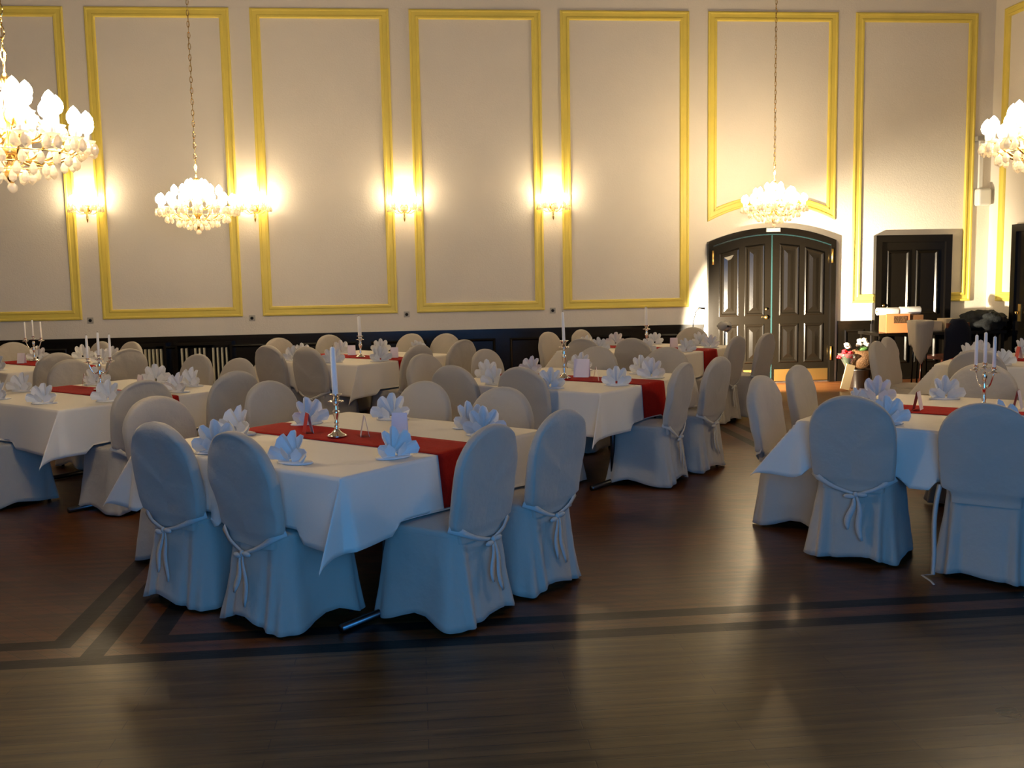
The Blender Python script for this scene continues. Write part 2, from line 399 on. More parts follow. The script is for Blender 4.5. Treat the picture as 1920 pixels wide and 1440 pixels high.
# ---- sockets, radiators, cable box
for (x, z, w) in ((-4.38, 1.02, 'below the far left sconce'), (-2.24, 1.005, 'below the sconce beside the far chandelier'), (-.13, 1.01, 'below the sconce left of the middle panel'), (1.92, 1.02, 'below the rightmost wall sconce')):
    s = MB().box(x-.04, x+.04, D-.012, D, z+.06, z+.14).build('wall_socket', M['socket'], smooth=False)
    tag(s, 'grey wall socket plate above the wainscot ' + w, 'socket', 'sockets along the back wall')
    MB().lathe([(.022, 0), (.022, .003)], 12, Matrix.Translation((x, D-.012, z+.10)) @ Matrix.Rotation(pi/2, 4, 'X')).build('outlet', M['black'], s)
for (x0, x1, w, n) in ((-3.78, -3.42, 'narrow', 7), (-3.20, -2.55, 'wide', 11)):
    r = tag(empty('radiator', ((x0+x1)/2, D-.12, .12)), w+' cream ribbed radiator in a dark casing under the long wall', 'radiator', 'radiators against the wainscot')
    L = x1-x0
    MB().box(-L/2-.05, -L/2-.02, -.05, .085, -.12, .64).box(L/2+.02, L/2+.05, -.05, .085, -.12, .64).box(-L/2-.05, L/2+.05, -.06, .085, .64, .68).build('casing', M['dark_wood'], r, smooth=False)
    for k in range(n):
        if w == 'wide' and k in (2, 6): continue
        xx = -L/2+L*(k+.5)/n
        MB().box(xx-.011, xx+.011, -.03, .03, .02, .60).build('rib', M['cream_metal'], r, smooth=False)
    MB().box(-L/2, L/2, -.012, .012, 0, .03).build('lower_pipe', M['cream_metal'], r, smooth=False)
s = empty('wall_speaker', (8.22, D, 2.5)); tag(s, 'small white box on the back wall beside the right corner', 'speaker')
bx = MB().box(-.10, .10, -.14, 0, 0, .25).build('box', M['white_plastic'], s, smooth=False)
md = bx.modifiers.new('b', 'BEVEL'); md.width = .035; md.segments = 4
MB().box(-.05, .0, -.05, -.005, .25, .93).build('cable_duct', M['white_plastic'], s, smooth=False)
MB().box(-.12, .06, -.10, 0, .93, .99).build('bracket', M['grey_plastic'], s, smooth=False)

# ------------------------------------------------------------------ chairs in fabric covers
def nz(x, y, z, s): return noise.noise(Vector((x+s*7.3, y+s*3.1, z-s*5.7)))
def rrect(t, w, y0, y1, p=5.0):
    # superellipse point, t in 0..1 starting at the back centre
    a = -pi/2+2*pi*t; c, s_ = cos(a), sin(a)
    cx = math.copysign(abs(c)**(2/p), c); sy = math.copysign(abs(s_)**(2/p), s_)
    return cx*w, (y0+y1)/2+sy*(y1-y0)/2
def make_chair(seed, tied):
    root = empty('covered_chair')
    # backrest cover: outline rings front and back
    n = 56; HT = .935; W0 = .206; W1 = .232; ZA = .715
    out = []
    for k in range(n):
        t = k/(n-1)
        # up the right side, over the arch, down the left side
        if t < .3:
            q = t/.3; z = .40+(ZA-.40)*q; x = W0+(W1-W0)*sin(q*pi/2)
        elif t > .7:
            q = (1-t)/.3; z = .40+(ZA-.40)*q; x = -(W0+(W1-W0)*sin(q*pi/2))
        else:
            a = pi*(t-.3)/.4; x = W1*cos(a); z = ZA+(HT-ZA)*abs(sin(a))**.92
        out.append((x, z))
    cz = .62
    def bl(x, z): return -.212-.085*((z-.42)/.5)**1.2 if z > .44 else -.205
    rings = [(.0, .034), (.35, .033), (.7, .031), (.88, .030), (.93, .028), (.965, .025), (.992, .017), (1, .006), (1, -.010), (.992, -.021), (.965, -.029), (.935, -.0295), (.88, -.034), (.7, -.036), (.35, -.038), (.0, -.038)]
    vs = []
    for sc, dy in rings:
        for x, z in out:
            X = x*sc*(1 if z > .47 else .80); Z = cz+(z-cz)*sc if z > cz else z*1.0+(cz-z)*(1-sc)*.0
            if z <= cz: Z = z
            if sc == 0: X = 0
            w = nz(X*4, Z*3, dy*8, seed)*.010+nz(X*9+Z*6, Z*7-X*5, dy*9, seed+2)*.006
            diag = sin((X*.8+Z)*26+seed)*.003*max(0, .75-abs(Z-.66)*2.2)
            if dy < -.02 and Z > .80: diag += .0055*sin(Z*95+X*X*160+seed)*min(1, (Z-.80)*14)
            w *= 1.35
            vs.append((X*(1+.02*nz(Z*4, 1, 0, seed)), bl(X, Z)+dy+(w+diag if abs(dy) > .02 else 0), Z))
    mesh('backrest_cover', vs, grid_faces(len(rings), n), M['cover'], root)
    # skirt: lofted rounded rectangle flaring to the floor
    P = 112; Rn = 16; vs = []
    for r in range(Rn):
        q = r/(Rn-1); zt = .452; 
        for k in range(P):
            t = k/P; w = .208+.042*q**1.1; y0 = -.225-.050*q**1.2; y1 = .222+.045*q
            x, y = rrect(t, w, y0, y1, 5.5-1.2*q)
            a = atan2(y, x); corner = abs(sin(2*a))**3
            back = max(0, -sin(a)-.35)
            fold = 0
            if y < -.12:   # pleats gathered at the back corners
                e = abs(abs(x)-.145); fold += .017*q**.7*cos(e*85)*math.exp(-(e/.07)**2)
            fold += .010*q**1.4*sin(2*pi*t*(9+seed % 3)+seed*2)+.016*q*nz(cos(a)*2.2, sin(a)*2.2, q*.8, seed)
            fold += .020*q**2*corner
            wr = .004*nz(x*9, y*9, q*5, seed+4)
            L = sqrt(x*x+y*y); x += x/L*(fold+wr); y += y/L*(fold+wr)
            hem = .012+(.062*(1-corner))*(.62+.38*sin(a*3+seed*1.7))
            z = zt*(1-q)+hem*q
            vs.append((x, y, z))
    # vertical pull lines come from the loft itself; roll the top edge in
    fs = grid_faces(Rn, P, True); base = 0
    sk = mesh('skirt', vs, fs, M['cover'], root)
    so = sk.modifiers.new('thick', 'SOLIDIFY'); so.thickness = .003
    # seat cover: a soft cushion with rounded rim
    vs = []; prof = [(1.012, -.018), (1.012, .0), (.985, .010), (.93, .014), (.7, .018), (.35, .020), (.02, .021)]
    for sc, dz in prof:
        for k in range(P):
            x, y = rrect(k/P, .208, -.225, .222, 5.5)
            vs.append((x*sc, y*sc, .452+dz+.006*nz(x*sc*6, y*sc*6, 0, seed+1)*(1 if sc < .95 else 0)))
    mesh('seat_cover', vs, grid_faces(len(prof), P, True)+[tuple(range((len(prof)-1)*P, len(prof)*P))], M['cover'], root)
    for sx in (-1, 1):
        for y in (-.19, .19):
            MB().tube([(sx*.17, y*.95, .43), (sx*.185, y*1.02, 0)], .012).build('leg', M['black'], root)
    rnd = random.Random(seed)
    kx = rnd.uniform(-.035, .045); kz = .375+rnd.uniform(-.015, .02); kb = -.262
    def band(pts, ws, name, parent=None, th=.003):
        # flat ribbon standing on edge
        vs = []; n_ = len(pts)
        for i, p in enumerate(pts):
            p = Vector(p); t = (Vector(pts[min(i+1, n_-1)])-Vector(pts[max(i-1, 0)])).normalized()
            up = Vector((0, 1, 0)).cross(t).normalized(); w = ws[i]
            for s1, s2 in ((1, -1), (0, -1.4), (-1, -1), (-1, 0), (0, .2), (1, 0)): vs.append(p+up*w*s1*.5+Vector((0, th*s2, 0)))
        return mesh(name, vs, grid_faces(n_, 6, True)+[tuple(range(6)), tuple(range((n_-1)*6, n_*6))], M['sash'], parent or root)
    if tied:
        for s in (-1, 1):
            pts = []; 
            for i in range(9):
                q = i/8; x = s*.212*(1-q)+kx*q; z = .485-(.485-kz)*q**.8-.01*sin(pi*q); y = -.236-.022*min(1, q*2.2)-.004
                if i == 0: x = s*.222; y = -.20
                pts.append((x, y, z))
            sb = band(pts, [.040, .034, .028, .024, .022, .020, .018, .016, .016], 'sash')
        b = MB().ball((kx, kb-.010, kz), .014, 10, 8, (1.1, .8, 1.15))
        for s in (-1, 1):
            b.ball((kx+s*.034, kb-.012, kz-.006+s*.007), .027, 10, 8, (1.2, .35, .50))
        b.build('bow', M['sash'], root)
        for s, L in ((-1, rnd.uniform(.15, .22)), (1, rnd.uniform(.22, .30))):
            pts = [(kx+s*.008+s*.030*q+.008*sin(q*7+seed), kb-.010-.020*q, kz-.01-L*q) for q in [i/9 for i in range(10)]]
            band(pts, [.012, .018, .024, .029, .032, .034, .034, .032, .026, .014], 'ribbon_tail')
    else:
        for s in (-1, 1):
            pts = [(s*(.222+.022*q+.010*sin(q*5)), -.235-.05*q, .485-.47*q) for q in [i/9 for i in range(10)]]
            pts += [(s*(.255+.02), -.33, .010), (s*.25-s*.04, -.40, .006), (s*.19, -.44, .006)] if s < 0 else [(s*.26, -.35, .010), (s*.22, -.40, .006)]
            vs = []; n_ = len(pts)
            w = .013
            for i, p in enumerate(pts):
                for dx, dy in ((w, 0), (0, -.004), (-w, 0), (0, .003)):
                    if i < 10: vs.append((p[0]+dx, p[1]+dy, p[2]))
                    else: vs.append((p[0]+dy*2, p[1]+dx*.5, p[2]+dx*.2+.004))
            mesh('ribbon_tail', vs, grid_faces(n_, 4, True)+[(0, 1, 2, 3), tuple(range((n_-1)*4, n_*4))], M['sash'], root)
    return root
PC = [Proto(make_chair(1, True)), Proto(make_chair(4, True)), Proto(make_chair(6, True)), Proto(make_chair(9, False))]

A48 = rad(48); UU = Vector((cos(A48), sin(A48))); VV = Vector((-sin(A48), cos(A48)))
FACE = {'LF': A48-pi/2, 'FR': A48, 'RB': A48+pi/2, 'LB': A48+pi}   # rotation so that local +y looks to the table
FDIR = {'LF': UU, 'FR': VV, 'RB': -UU, 'LB': -VV}
TABLES = {
 1: ((-.40, 5.30), 'front table'),
 2: ((3.23, 5.45), 'right front table'),
 3: ((1.25, 8.04), 'middle table'),
 4: ((-2.50, 7.99), 'left middle table'),
 5: ((-4.05, 11.1), 'far left table'),
 6: ((-.65, 10.95), 'back centre table'),
 7: ((2.66, 11.15), 'arched doors table'),
 8: ((5.70, 8.45), 'small door table')}
SIDE = {'LF': 'near-left', 'FR': 'near-right', 'RB': 'far-right', 'LB': 'far-left'}
# (table, side, world position of the seat centre, variant, turn in degrees, which)
CH = [
 (1,'LF',(-1.06,5.12),0,2,'left'), (1,'LF',(-.58,4.73),1,-3,'right'), (1,'FR',(.10,4.62),2,3,'left'), (1,'FR',(.50,5.06),0,0,'right'),
 (1,'LB',(-1.34,5.80),1,0,'left'), (1,'LB',(-.78,6.55),2,3,'right'), (1,'RB',(-.15,6.21),0,0,'left'), (1,'RB',(.32,5.73),1,0,'right'),
 (2,'LB',(2.44,5.98),1,0,'left'), (2,'LB',(2.94,6.62),0,0,'right'), (2,'LF',(2.56,5.36),2,4,'left'), (2,'LF',(3.03,4.85),3,0,'right'), (2,'RB',(3.78,6.35),1,0,'visible'),
 (3,'LB',(.27,8.60),1,0,'left'), (3,'LB',(.85,9.0),2,0,'right'), (3,'LF',(.46,7.78),0,0,'left'), (3,'LF',(1.06,7.60),2,0,'right'),
 (3,'FR',(1.76,7.42),1,8,'left'), (3,'FR',(2.20,7.90),0,0,'right'), (3,'RB',(1.50,8.95),0,0,'left'), (3,'RB',(2.10,8.66),1,0,'right'),
 (4,'LF',(-3.05,7.55),2,0,'visible'), (4,'FR',(-2.12,7.23),1,0,'left'), (4,'FR',(-1.59,7.77),0,0,'right'), (4,'LB',(-2.90,9.0),1,0,'right'), (4,'LB',(-3.55,8.30),2,0,'left'),
 (4,'RB',(-2.25,9.27),0,0,'left'), (4,'RB',(-1.76,8.63),2,0,'right'),
 (5,'FR',(-3.79,10.37),0,0,'left'), (5,'FR',(-3.22,10.77),1,0,'right'), (5,'RB',(-3.90,11.80),2,0,'left'), (5,'RB',(-3.50,11.60),0,0,'right'), (5,'LB',(-4.60,12.1),1,0,'right'),
 (6,'LB',(-1.42,11.7),0,0,'left'), (6,'LB',(-.86,12.1),1,0,'right'), (6,'LF',(-1.34,10.82),2,0,'left'), (6,'LF',(-.89,10.42),0,0,'right'),
 (6,'RB',(-.26,11.9),1,0,'left'), (6,'RB',(.16,11.75),2,0,'right'), (6,'FR',(-.20,10.23),0,0,'left'), (6,'FR',(.28,10.9),1,0,'right'),
 (7,'LB',(1.80,11.6),2,0,'left'), (7,'LB',(2.26,11.95),0,0,'right'), (7,'LF',(1.96,10.62),1,0,'left'), (7,'LF',(2.49,10.52),2,0,'right'),
 (7,'FR',(3.18,10.4),0,0,'left'), (7,'FR',(3.64,10.76),1,0,'right'), (7,'RB',(3.25,11.85),2,0,'visible'),
 (8,'LB',(4.56,8.75),0,0,'left'), (8,'LB',(4.91,9.24),1,0,'right'), (8,'LF',(4.80,7.92),2,0,'visible'),
]
CH2 = []
for t, s, p, v, dr, w in CH:
    f = FDIR[s]; c = TABLES[t][0]; o_ = -((p[0]-c[0])*f.x+(p[1]-c[1])*f.y)
    k = max(0, .605-o_); CH2.append((t, s, (p[0]-f.x*k, p[1]-f.y*k), v, dr, w))
CH = CH2
by_table = {}
for t, s, p, v, dr, w in CH: by_table.setdefault(t, []).append((s, p))
for t, s, p, v, dr, w in CH:
    c = PC[v].get((p[0], p[1], 0), FACE[s]+rad(dr))
    if w == 'visible': lab = 'white covered chair on the %s side of the %s' % (SIDE[s], TABLES[t][1])
    else: lab = '%s of two white covered chairs, %s side of the %s' % (w, SIDE[s], TABLES[t][1])
    tag(c, lab, 'chair', 'covered chairs around the tables')

# ------------------------------------------------------------------ tables, cloths, runners
HS = .75; OV = .325; TZ = .745
def on_seat(x, y, t):
    """depth inside a neighbouring chair seat (local frame of the table)"""
    for s, p in by_table.get(t, []):
        dx = p[0]-TABLES[t][0][0]; dy = p[1]-TABLES[t][0][1]
        lu = dx*UU.x+dy*UU.y; lv = dx*VV.x+dy*VV.y
        f = FDIR[s]; fx = f.dot(UU); fy = f.dot(VV)
        rx, ry = x-lu, y-lv
        a = rx*fx+ry*fy; b = abs(-rx*fy+ry*fx)
        if -.26 < a < .30 and b < .30: return max(0, min(1, (.30-b)/.07, (.30-a)/.07))
    return 0
def back_cap(side, along, t):
    """how far past the table edge the cloth may hang before it meets a chair back"""
    cap = 1.0
    for s, p in by_table.get(t, []):
        if s != side: continue
        f = FDIR[s]; c = TABLES[t][0]; o_ = -((p[0]-c[0])*f.x+(p[1]-c[1])*f.y)
        ax = VV if s in ('LF', 'RB') else UU
        q = abs((p[0]-c[0])*ax.x+(p[1]-c[1])*ax.y-along)
        if q < .30: cap = min(cap, o_+.165-HS+max(0, q-.24)*1.5)
    return max(.006, cap)
def cloth_point(a, b, t, seed):
    """a,b: material coordinates from the centre; returns draped point"""
    ax, bx = abs(a), abs(b); sx = 1 if a > 0 else -1; sy = 1 if b > 0 else -1
    ox, oy = max(0, ax-HS), max(0, bx-HS)
    z = TZ+.006
    if ox == 0 and oy == 0:
        cr = 0.0
        if abs(a) < .006 or abs(b+.02) < .006: cr = .0025
        return [a, b, z+cr+.0015*nz(a*4, b*4, 0, seed)]
    rr = .012
    if oy == 0 or ox == 0:
        o = ox or oy; s = b if ox else a
        out = rr+.030*(o/OV)+.016*(o/OV)*sin(s*9+seed)+.010*(o/OV)*nz(s*3, seed, 0, seed)
        end = abs(s)/HS; out += .02*(o/OV)*max(0, end-.7)/.3
        zz = z-max(0, o-.008)
        out = min(out, back_cap(('RB' if sx > 0 else 'LF') if ox else ('LB' if sy > 0 else 'FR'), s, t))
        if ox: return [sx*(HS+out), b, zz]
        return [a, sy*(HS+out), zz]
    r = sqrt(ox*ox+oy*oy); th = atan2(oy, ox)/(pi/2)      # 0..1 from x side to y side
    # the corner hangs as a flap lying in the plane of one side and folding back behind it
    if sx < 0 and sy < 0: k = 1-th; tl, az = .40, .12          # near corner
    elif sx < 0 and sy > 0: k = th; tl, az = .62, pi/2-.12     # left corner
    else: k = th; tl, az = .16, pi/4
    if r > .36: r = .36+(r-.36)*.55
    tilt = tl*sin(pi*min(1, k*1.0))**.8 if 0 < k < 1 else 0
    out = r*sin(tilt); dz = r*cos(tilt)
    base = .030*(r/OV)
    x = HS+rr+out*cos(az)+base*(1-th)**.5*.8; y = HS+rr+out*sin(az)+base*th**.5*.8
    return [sx*x, sy*y, z-dz]
def make_cloth(t):
    seed = t*1.7; n = 92; ext = HS+OV
    # denser sampling outside the edge
    cs = sorted({round(v, 4) for v in [-ext+OV*k/14 for k in range(15)]+[-HS+2*HS*k/44 for k in range(45)]+[HS+OV*k/14 for k in range(15)]+[-HS-.006, HS+.006, -.005, .005]})
    vs = []
    for a in cs:
        for b in cs:
            p = cloth_point(a, b, t, seed)
            k = on_seat(p[0], p[1], t)
            if k > 0: p[2] = max(p[2], .40+.087*min(1, k*1.3)**.6)
            vs.append(p)
    o = mesh('tablecloth', vs, grid_faces(len(cs), len(cs)), M['cloth'])
    so = o.modifiers.new('thick', 'SOLIDIFY'); so.thickness = .003; so.offset = 1
    return o
def make_table(t):
    root = empty('folding_table')
    MB().box(-HS+.005, HS-.005, -HS+.005, HS-.005, TZ-.03, TZ).build('table_top', M['beige'], root, smooth=False)
    for sv in (-.62, .62):
        MB().tube([(-.66, sv, .022), (.66, sv, .022)], .020, 10).build('foot_bar', M['chrome'], root)
        for su in (-.35, .35): MB().tube([(su, sv, .03), (su, sv, TZ-.03)], .020, 10).build('leg', M['chrome'], root)
    return root
PT = Proto(make_table(0))
RW = {1: (-.13, .22), 2: (-.17, .18), 3: (-.16, .20), 4: (-.17, .18), 5: (-.2, .16), 6: (-.18, .18), 7: (-.16, .18), 8: (-.2, .16)}
for t, (c, desc) in TABLES.items():
    tb = PT.get((c[0], c[1], 0), A48)
    tag(tb, 'square folding table hidden under the cloth of the '+desc, 'table', 'banquet tables under the cloths')
    cl = make_cloth(t); cl.location = (c[0], c[1], 0); cl.rotation_euler = (0, 0, A48)
    tag(cl, 'white tablecloth on the '+desc, 'tablecloth', 'white tablecloths')
    # runner across the cloth, hanging over the near-right and far-left edges
    a0, a1 = RW[t]; vs = []; dr = .29 if t != 1 else .27
    ms = [-HS-dr+dr*k/10 for k in range(10)]+[-HS-.004]+[-HS+.02+(2*HS-.04)*k/20 for k in range(21)]+[HS+.004]+[HS+dr*(k+1)/10 for k in range(10)]
    for bb in ms:
        for i in range(9):
            a = a0+(a1-a0)*i/8
            p = cloth_point(a, bb, t, t*1.7)
            p[2] += .0055 if abs(bb) < HS else 0.002
            if abs(bb) > HS: p[1] += .007*(1 if bb > 0 else -1)
            k = on_seat(p[0], p[1], t)
            if k > 0: p[2] = max(p[2], .41+.087*min(1, k*1.3)**.6)
            vs.append(p)
    r = mesh('table_runner', vs, grid_faces(len(ms), 9), M['red'])
    so = r.modifiers.new('thick', 'SOLIDIFY'); so.thickness = .002; so.offset = 1
    r.location = (c[0], c[1], 0); r.rotation_euler = (0, 0, A48)
    tag(r, 'red table runner laid across the '+desc, 'table runner', 'red table runners')
def tw(t, u, v, z=0):
    c = TABLES[t][0]; return (c[0]+UU.x*u+VV.x*v, c[1]+UU.y*u+VV.y*v, z)

# ------------------------------------------------------------------ napkins folded to fans
def make_napkin(seed):
    root = empty('folded_napkin'); K = 20; vs = []
    rs = [.022, .05, .08, .100, .112]
    for ri, r in enumerate(rs):
        for i in range(K+1):
            a = rad(4+172*i/K); ph = i % 4; zig = (-1, 0, 1, 0)[ph]; lobe = abs(sin(pi*(i/4.0)))
            rr = r*(1+.08*nz(i*.4, seed, 0, seed))+(.030*lobe**.6-.004)*(r/.112)**3
            y = zig*.10*r-.20*r*sin(a)-.75*r*cos(a)**2
            vs.append((rr*cos(a)*.98, y+.022, .012+rr*sin(a)*1.16))
    f = mesh('fan', vs, grid_faces(5, K+1), M['napkin'], root, smooth=False)
    so = f.modifiers.new('t', 'SOLIDIFY'); so.thickness = .0025
    vs = []
    for s in (-1, 1):   # two front petals
        b = len(vs); vs += [(s*.008, -.030, .005), (s*.085, -.035, .008), (s*.095, -.018, .045), (s*.050, -.045, .085), (s*.010, -.042, .05)]
    f = mesh('petals', vs, [(0, 1, 2, 4), (2, 3, 4), (5, 6, 7, 9), (7, 8, 9)], M['napkin'], root, smooth=False)
    so = f.modifiers.new('t', 'SOLIDIFY'); so.thickness = .003
    b = MB().lathe([(.105, 0), (.11, .004), (.10, .010), (.02, .012)], 14, Matrix.Diagonal((1, .62, 1, 1))); b.build('base_fold', M['napkin'], root)
    return root
PN = [Proto(make_napkin(s)) for s in (1, 3, 8)]
rnd = random.Random(5)
DEF = [('LF', -.64, .27), ('LF', -.64, -.30), ('FR', -.30, -.64), ('FR', .36, -.60), ('RB', .64, .27), ('RB', .64, -.32), ('LB', -.24, .64), ('LB', .30, .60)]
NAP = {t: list(DEF) for t in TABLES}
NAP[1] = [('LF', -.64, .26), ('LF', -.63, -.32), ('FR', -.29, -.63), ('FR', .47, -.58), ('RB', .65, .26), ('RB', .62, -.35), ('LB', -.20, .62), ('LB', .25, .58)]
ROT = {'LF': A48-pi/2, 'FR': A48, 'RB': A48+pi/2, 'LB': A48+pi}
CT = TZ+.0105
for t, lst in NAP.items():
    seen = {}
    for i, (s, u, v) in enumerate(lst):
        j = .0 if t == 1 else .035
        u2 = u+rnd.uniform(-j, j); v2 = v+rnd.uniform(-j, j)
        first = s not in seen; seen[s] = 1
        left = first
        if s in ('FR', 'LB'): left = first
        o = PN[(i+t) % 3].get(tw(t, u2, v2, CT), rad(rnd.uniform(-38, 38)), rnd.uniform(.86, .98))
        tag(o, 'white fan-folded napkin, %s of two, %s side of the %s' % ('left' if left else 'right', SIDE[s], TABLES[t][1]), 'napkin', 'fan-folded napkins on the tables')

# ------------------------------------------------------------------ tent cards
def make_card(w, h, inner, gap=.045):
    root = empty('tent_card')
    for s, mm in ((-1, M['paper']), (1, inner)):
        vs = [(-w/2, s*gap/2, 0), (w/2, s*gap/2, 0), (w/2, s*.001, h), (-w/2, s*.001, h)]
        o = mesh('card_panel', vs, [(0, 1, 2, 3)], mm, root, smooth=False)
        so = o.modifiers.new('t', 'SOLIDIFY'); so.thickness = .0012
    return root
PK = {'pink': Proto(make_card(.085, .11, M['paper'])), 'red': Proto(make_card(.085, .11, M['redpaper'])), 'big': Proto(make_card(.13, .15, M['paper'], .07))}
for t, k, u, v, rz, lab in (
    (1, 'red', .0, .29, A48+rad(60), 'red-backed tent card on the red runner, left of the front candlestick'),
    (1, 'pink', .08, -.07, A48+rad(48), 'pale tent card seen end-on, just right of the front candlestick'),
    (1, 'pink', .26, -.16, A48+rad(120), 'pale tent card behind the near-right napkin of the front table'),
    (4, 'red', .14, .45, A48+rad(60), 'tent card standing left of the left candelabra'),
    (4, 'pink', .30, -.10, A48+rad(80), 'tent card standing right of the left candelabra'),
    (3, 'big', .10, -.06, A48+rad(-70), 'large pink tent menu card beside the slender candlestick'),
    (3, 'red', -.10, -.32, A48+rad(30), 'small red-backed tent card on the middle table runner'),
    (2, 'red', -.03, .29, rad(50), 'red-backed tent card on the runner of the right edge table'),
    (2, 'red', .30, -.20, rad(48), 'tent card behind the untied chair at the right edge table'),
    (6, 'pink', .10, .20, A48+rad(-50), 'pink tent card left of the candle on the back table'),
    (6, 'pink', .05, -.50, A48+rad(-50), 'pink tent card right of the candle on the back table'),
    (7, 'pink', .15, -.25, A48+rad(-50), 'pink tent card on the back table beside the arched doors'),
    (5, 'pink', -.1, .25, A48+rad(-60), 'pink tent card on the farthest left table'),
    (8, 'red', .05, .22, A48+rad(30), 'red-backed tent card on the table before the small door')):
    tag(PK[k].get(tw(t, u, v, CT+.006), rz), lab, 'card', 'tent cards on the runners')

# ------------------------------------------------------------------ candlesticks and candelabras
def candle(parent, x, y, z, L, r, lean=0):
    o = MB().lathe([(r, 0), (r*.97, L*.5), (r*.85, L*.97), (r*.4, L)], 14, Matrix.Translation((x, y, z)) @ Matrix.Rotation(lean, 4, 'Y')).build('candle', M['wax'], parent)
    MB().tube([(x+sin(lean)*L, y, z+L), (x+sin(lean)*L, y, z+L+.010)], .0015, 5).build('wick', M['wick'], o)
def make_stick(h=.20, L=.27, r=.0155):
    root = empty('candlestick'); s = h/.20
    MB().lathe([(.052, 0), (.054, .006), (.046, .012), (.030, .020), (.016, .034), (.010, .048), (.013, .056*s), (.008, .064*s), (.014, .074*s), (.008, .084*s), (.011, .10*s), (.019, .125*s), (.021, .138*s), (.012, .146*s), (.017, .156*s), (.010, .166*s), (.016, .178*s), (.018, .190*s)], 20).build('stem', M['silver'], root)
    MB().lathe([(.012, .185*s), (.042, .188*s), (.044, .193*s), (.018, .197*s)], 20).build('drip_tray', M['silver'], root)
    MB().lathe([(.017, .195*s), (.020, .222*s), (.034, .228*s), (.034, .232*s), (.012, .233*s)], 18).build('candle_cup', M['silver'], root)
    candle(root, 0, 0, .205*s, L, r, rad(-1.5))
    return root
for t, u, v, h, L, r, lab in ((1, -.01, .05, .20, .28, .0165, 'silver candlestick with one thick white candle on the front table'),
      (3, -.06, .01, .27, .27, .013, 'slender silver candlestick with one white candle on the middle table'),
      (6, -.06, -.10, .20, .24, .020, 'candlestick with a thick white candle on the plain back table'),
      (7, .05, .05, .22, .24, .018, 'candlestick with a white candle on the back table by the arched doors')):
    o = make_stick(h, L, r); o.location = tw(t, u, v, CT+.006); tag(o, lab, 'candlestick', 'single candlesticks')
def make_candelabra(h=.235, arm=.085, L=.20):
    root = empty('candelabra')
    MB().lathe([(.055, 0), (.056, .006), (.045, .012), (.022, .022), (.010, .045), (.015, .06), (.008, .075), (.012, .11), (.018, .13), (.008, .15), (.013, .17), (.016, h-.03), (.010, h-.012)], 18).build('stem', M['silver'], root)
    for k, x in enumerate((-arm, 0, arm)):
        z = h if x else h+.02
        if x:
            s = 1 if x > 0 else -1
            pts = [(s*arm*q, 0, .165+.0*q-.045*sin(pi*q)+(h-.175)*q**2) for q in [i/10 for i in range(11)]]
            MB().tube(pts, .005, 8).build('arm', M['silver'], root)
        c = MB().lathe([(.008, z-.018), (.032, z-.012), (.034, z-.008), (.012, z-.004), (.015, z+.02), (.018, z+.022), (.010, z+.024)], 16, Matrix.Translation((x, 0, 0))).build('candle_cup', M['silver'], root)
        candle(root, x, 0, z+.004, L, .0105)
    return root
PCn = Proto(make_candelabra())
for t, u, v, rz, lab in ((2, .20, -.03, rad(94), 'three-armed silver candelabra on the table at the right edge'),
    (4, .09, .13, rad(8), 'three-armed silver candelabra on the left table'),
    (5, .15, .45, rad(0), 'three-armed candelabra on the farthest left table')):
    tag(PCn.get(tw(t, u, v, CT+.006), rz), lab, 'candelabra', 'three-armed candelabras')

# ------------------------------------------------------------------ chandeliers and sconces
def drop_mesh(name='crystal_drop'):
    b = MB().lathe([(.003, 0), (.013, -.014), (.021, -.036), (.017, -.055), (.001, -.068)], 6)
    me = bpy.data.meshes.new(name); me.from_pydata(b.v, [], b.f); me.materials.append(M['crystal']); return me
DROP = drop_mesh()
def flame_mesh():
    b = MB().lathe([(.012, 0), (.028, .012), (.036, .034), (.033, .058), (.018, .082), (.001, .098)], 10)
    me = bpy.data.meshes.new('bulb'); me.from_pydata(b.v, [], b.f); me.materials.append(M['bulb']); me.polygons.foreach_set('use_smooth', [True]*len(me.polygons)); return me
BULB = flame_mesh()
def inst(name, me, parent, loc):
    o = bpy.data.objects.new(name, me); o.location = loc; o.parent = parent; COL.objects.link(o); return o
def make_arm(root, r, z, zc, ang, name='arm'):
    """curved brass arm from the centre (height zc) to a cup at radius r, height z"""
    c, s = cos(ang), sin(ang)
    pts = [(c*(.02+(r-.02)*q), s*(.02+(r-.02)*q), zc+(z-zc)*q**2-.055*sin(pi*q)) for q in [i/9 for i in range(10)]]
    a = MB().tube(pts, .006, 6).build(name, M['brass'], root)
    T = Matrix.Translation((c*r, s*r, 0))
    MB().lathe([(.006, z-.01), (.040, z-.002), (.043, z+.004), (.030, z+.004), (.010, z+.006)], 12, T).build('drip_dish', M['crystal'], a)
    MB().lathe([(.011, z), (.011, z+.060)], 10, T).build('candle_sleeve', M['sleeve'], a)
    inst('bulb', BULB, a, (c*r, s*r, z+.060))
    for k in range(4):
        q = ang+k*pi/2+.4
        inst('crystal_drop', DROP, a, (c*r+.034*cos(q), s*r+.034*sin(q), z-.002))
    return a
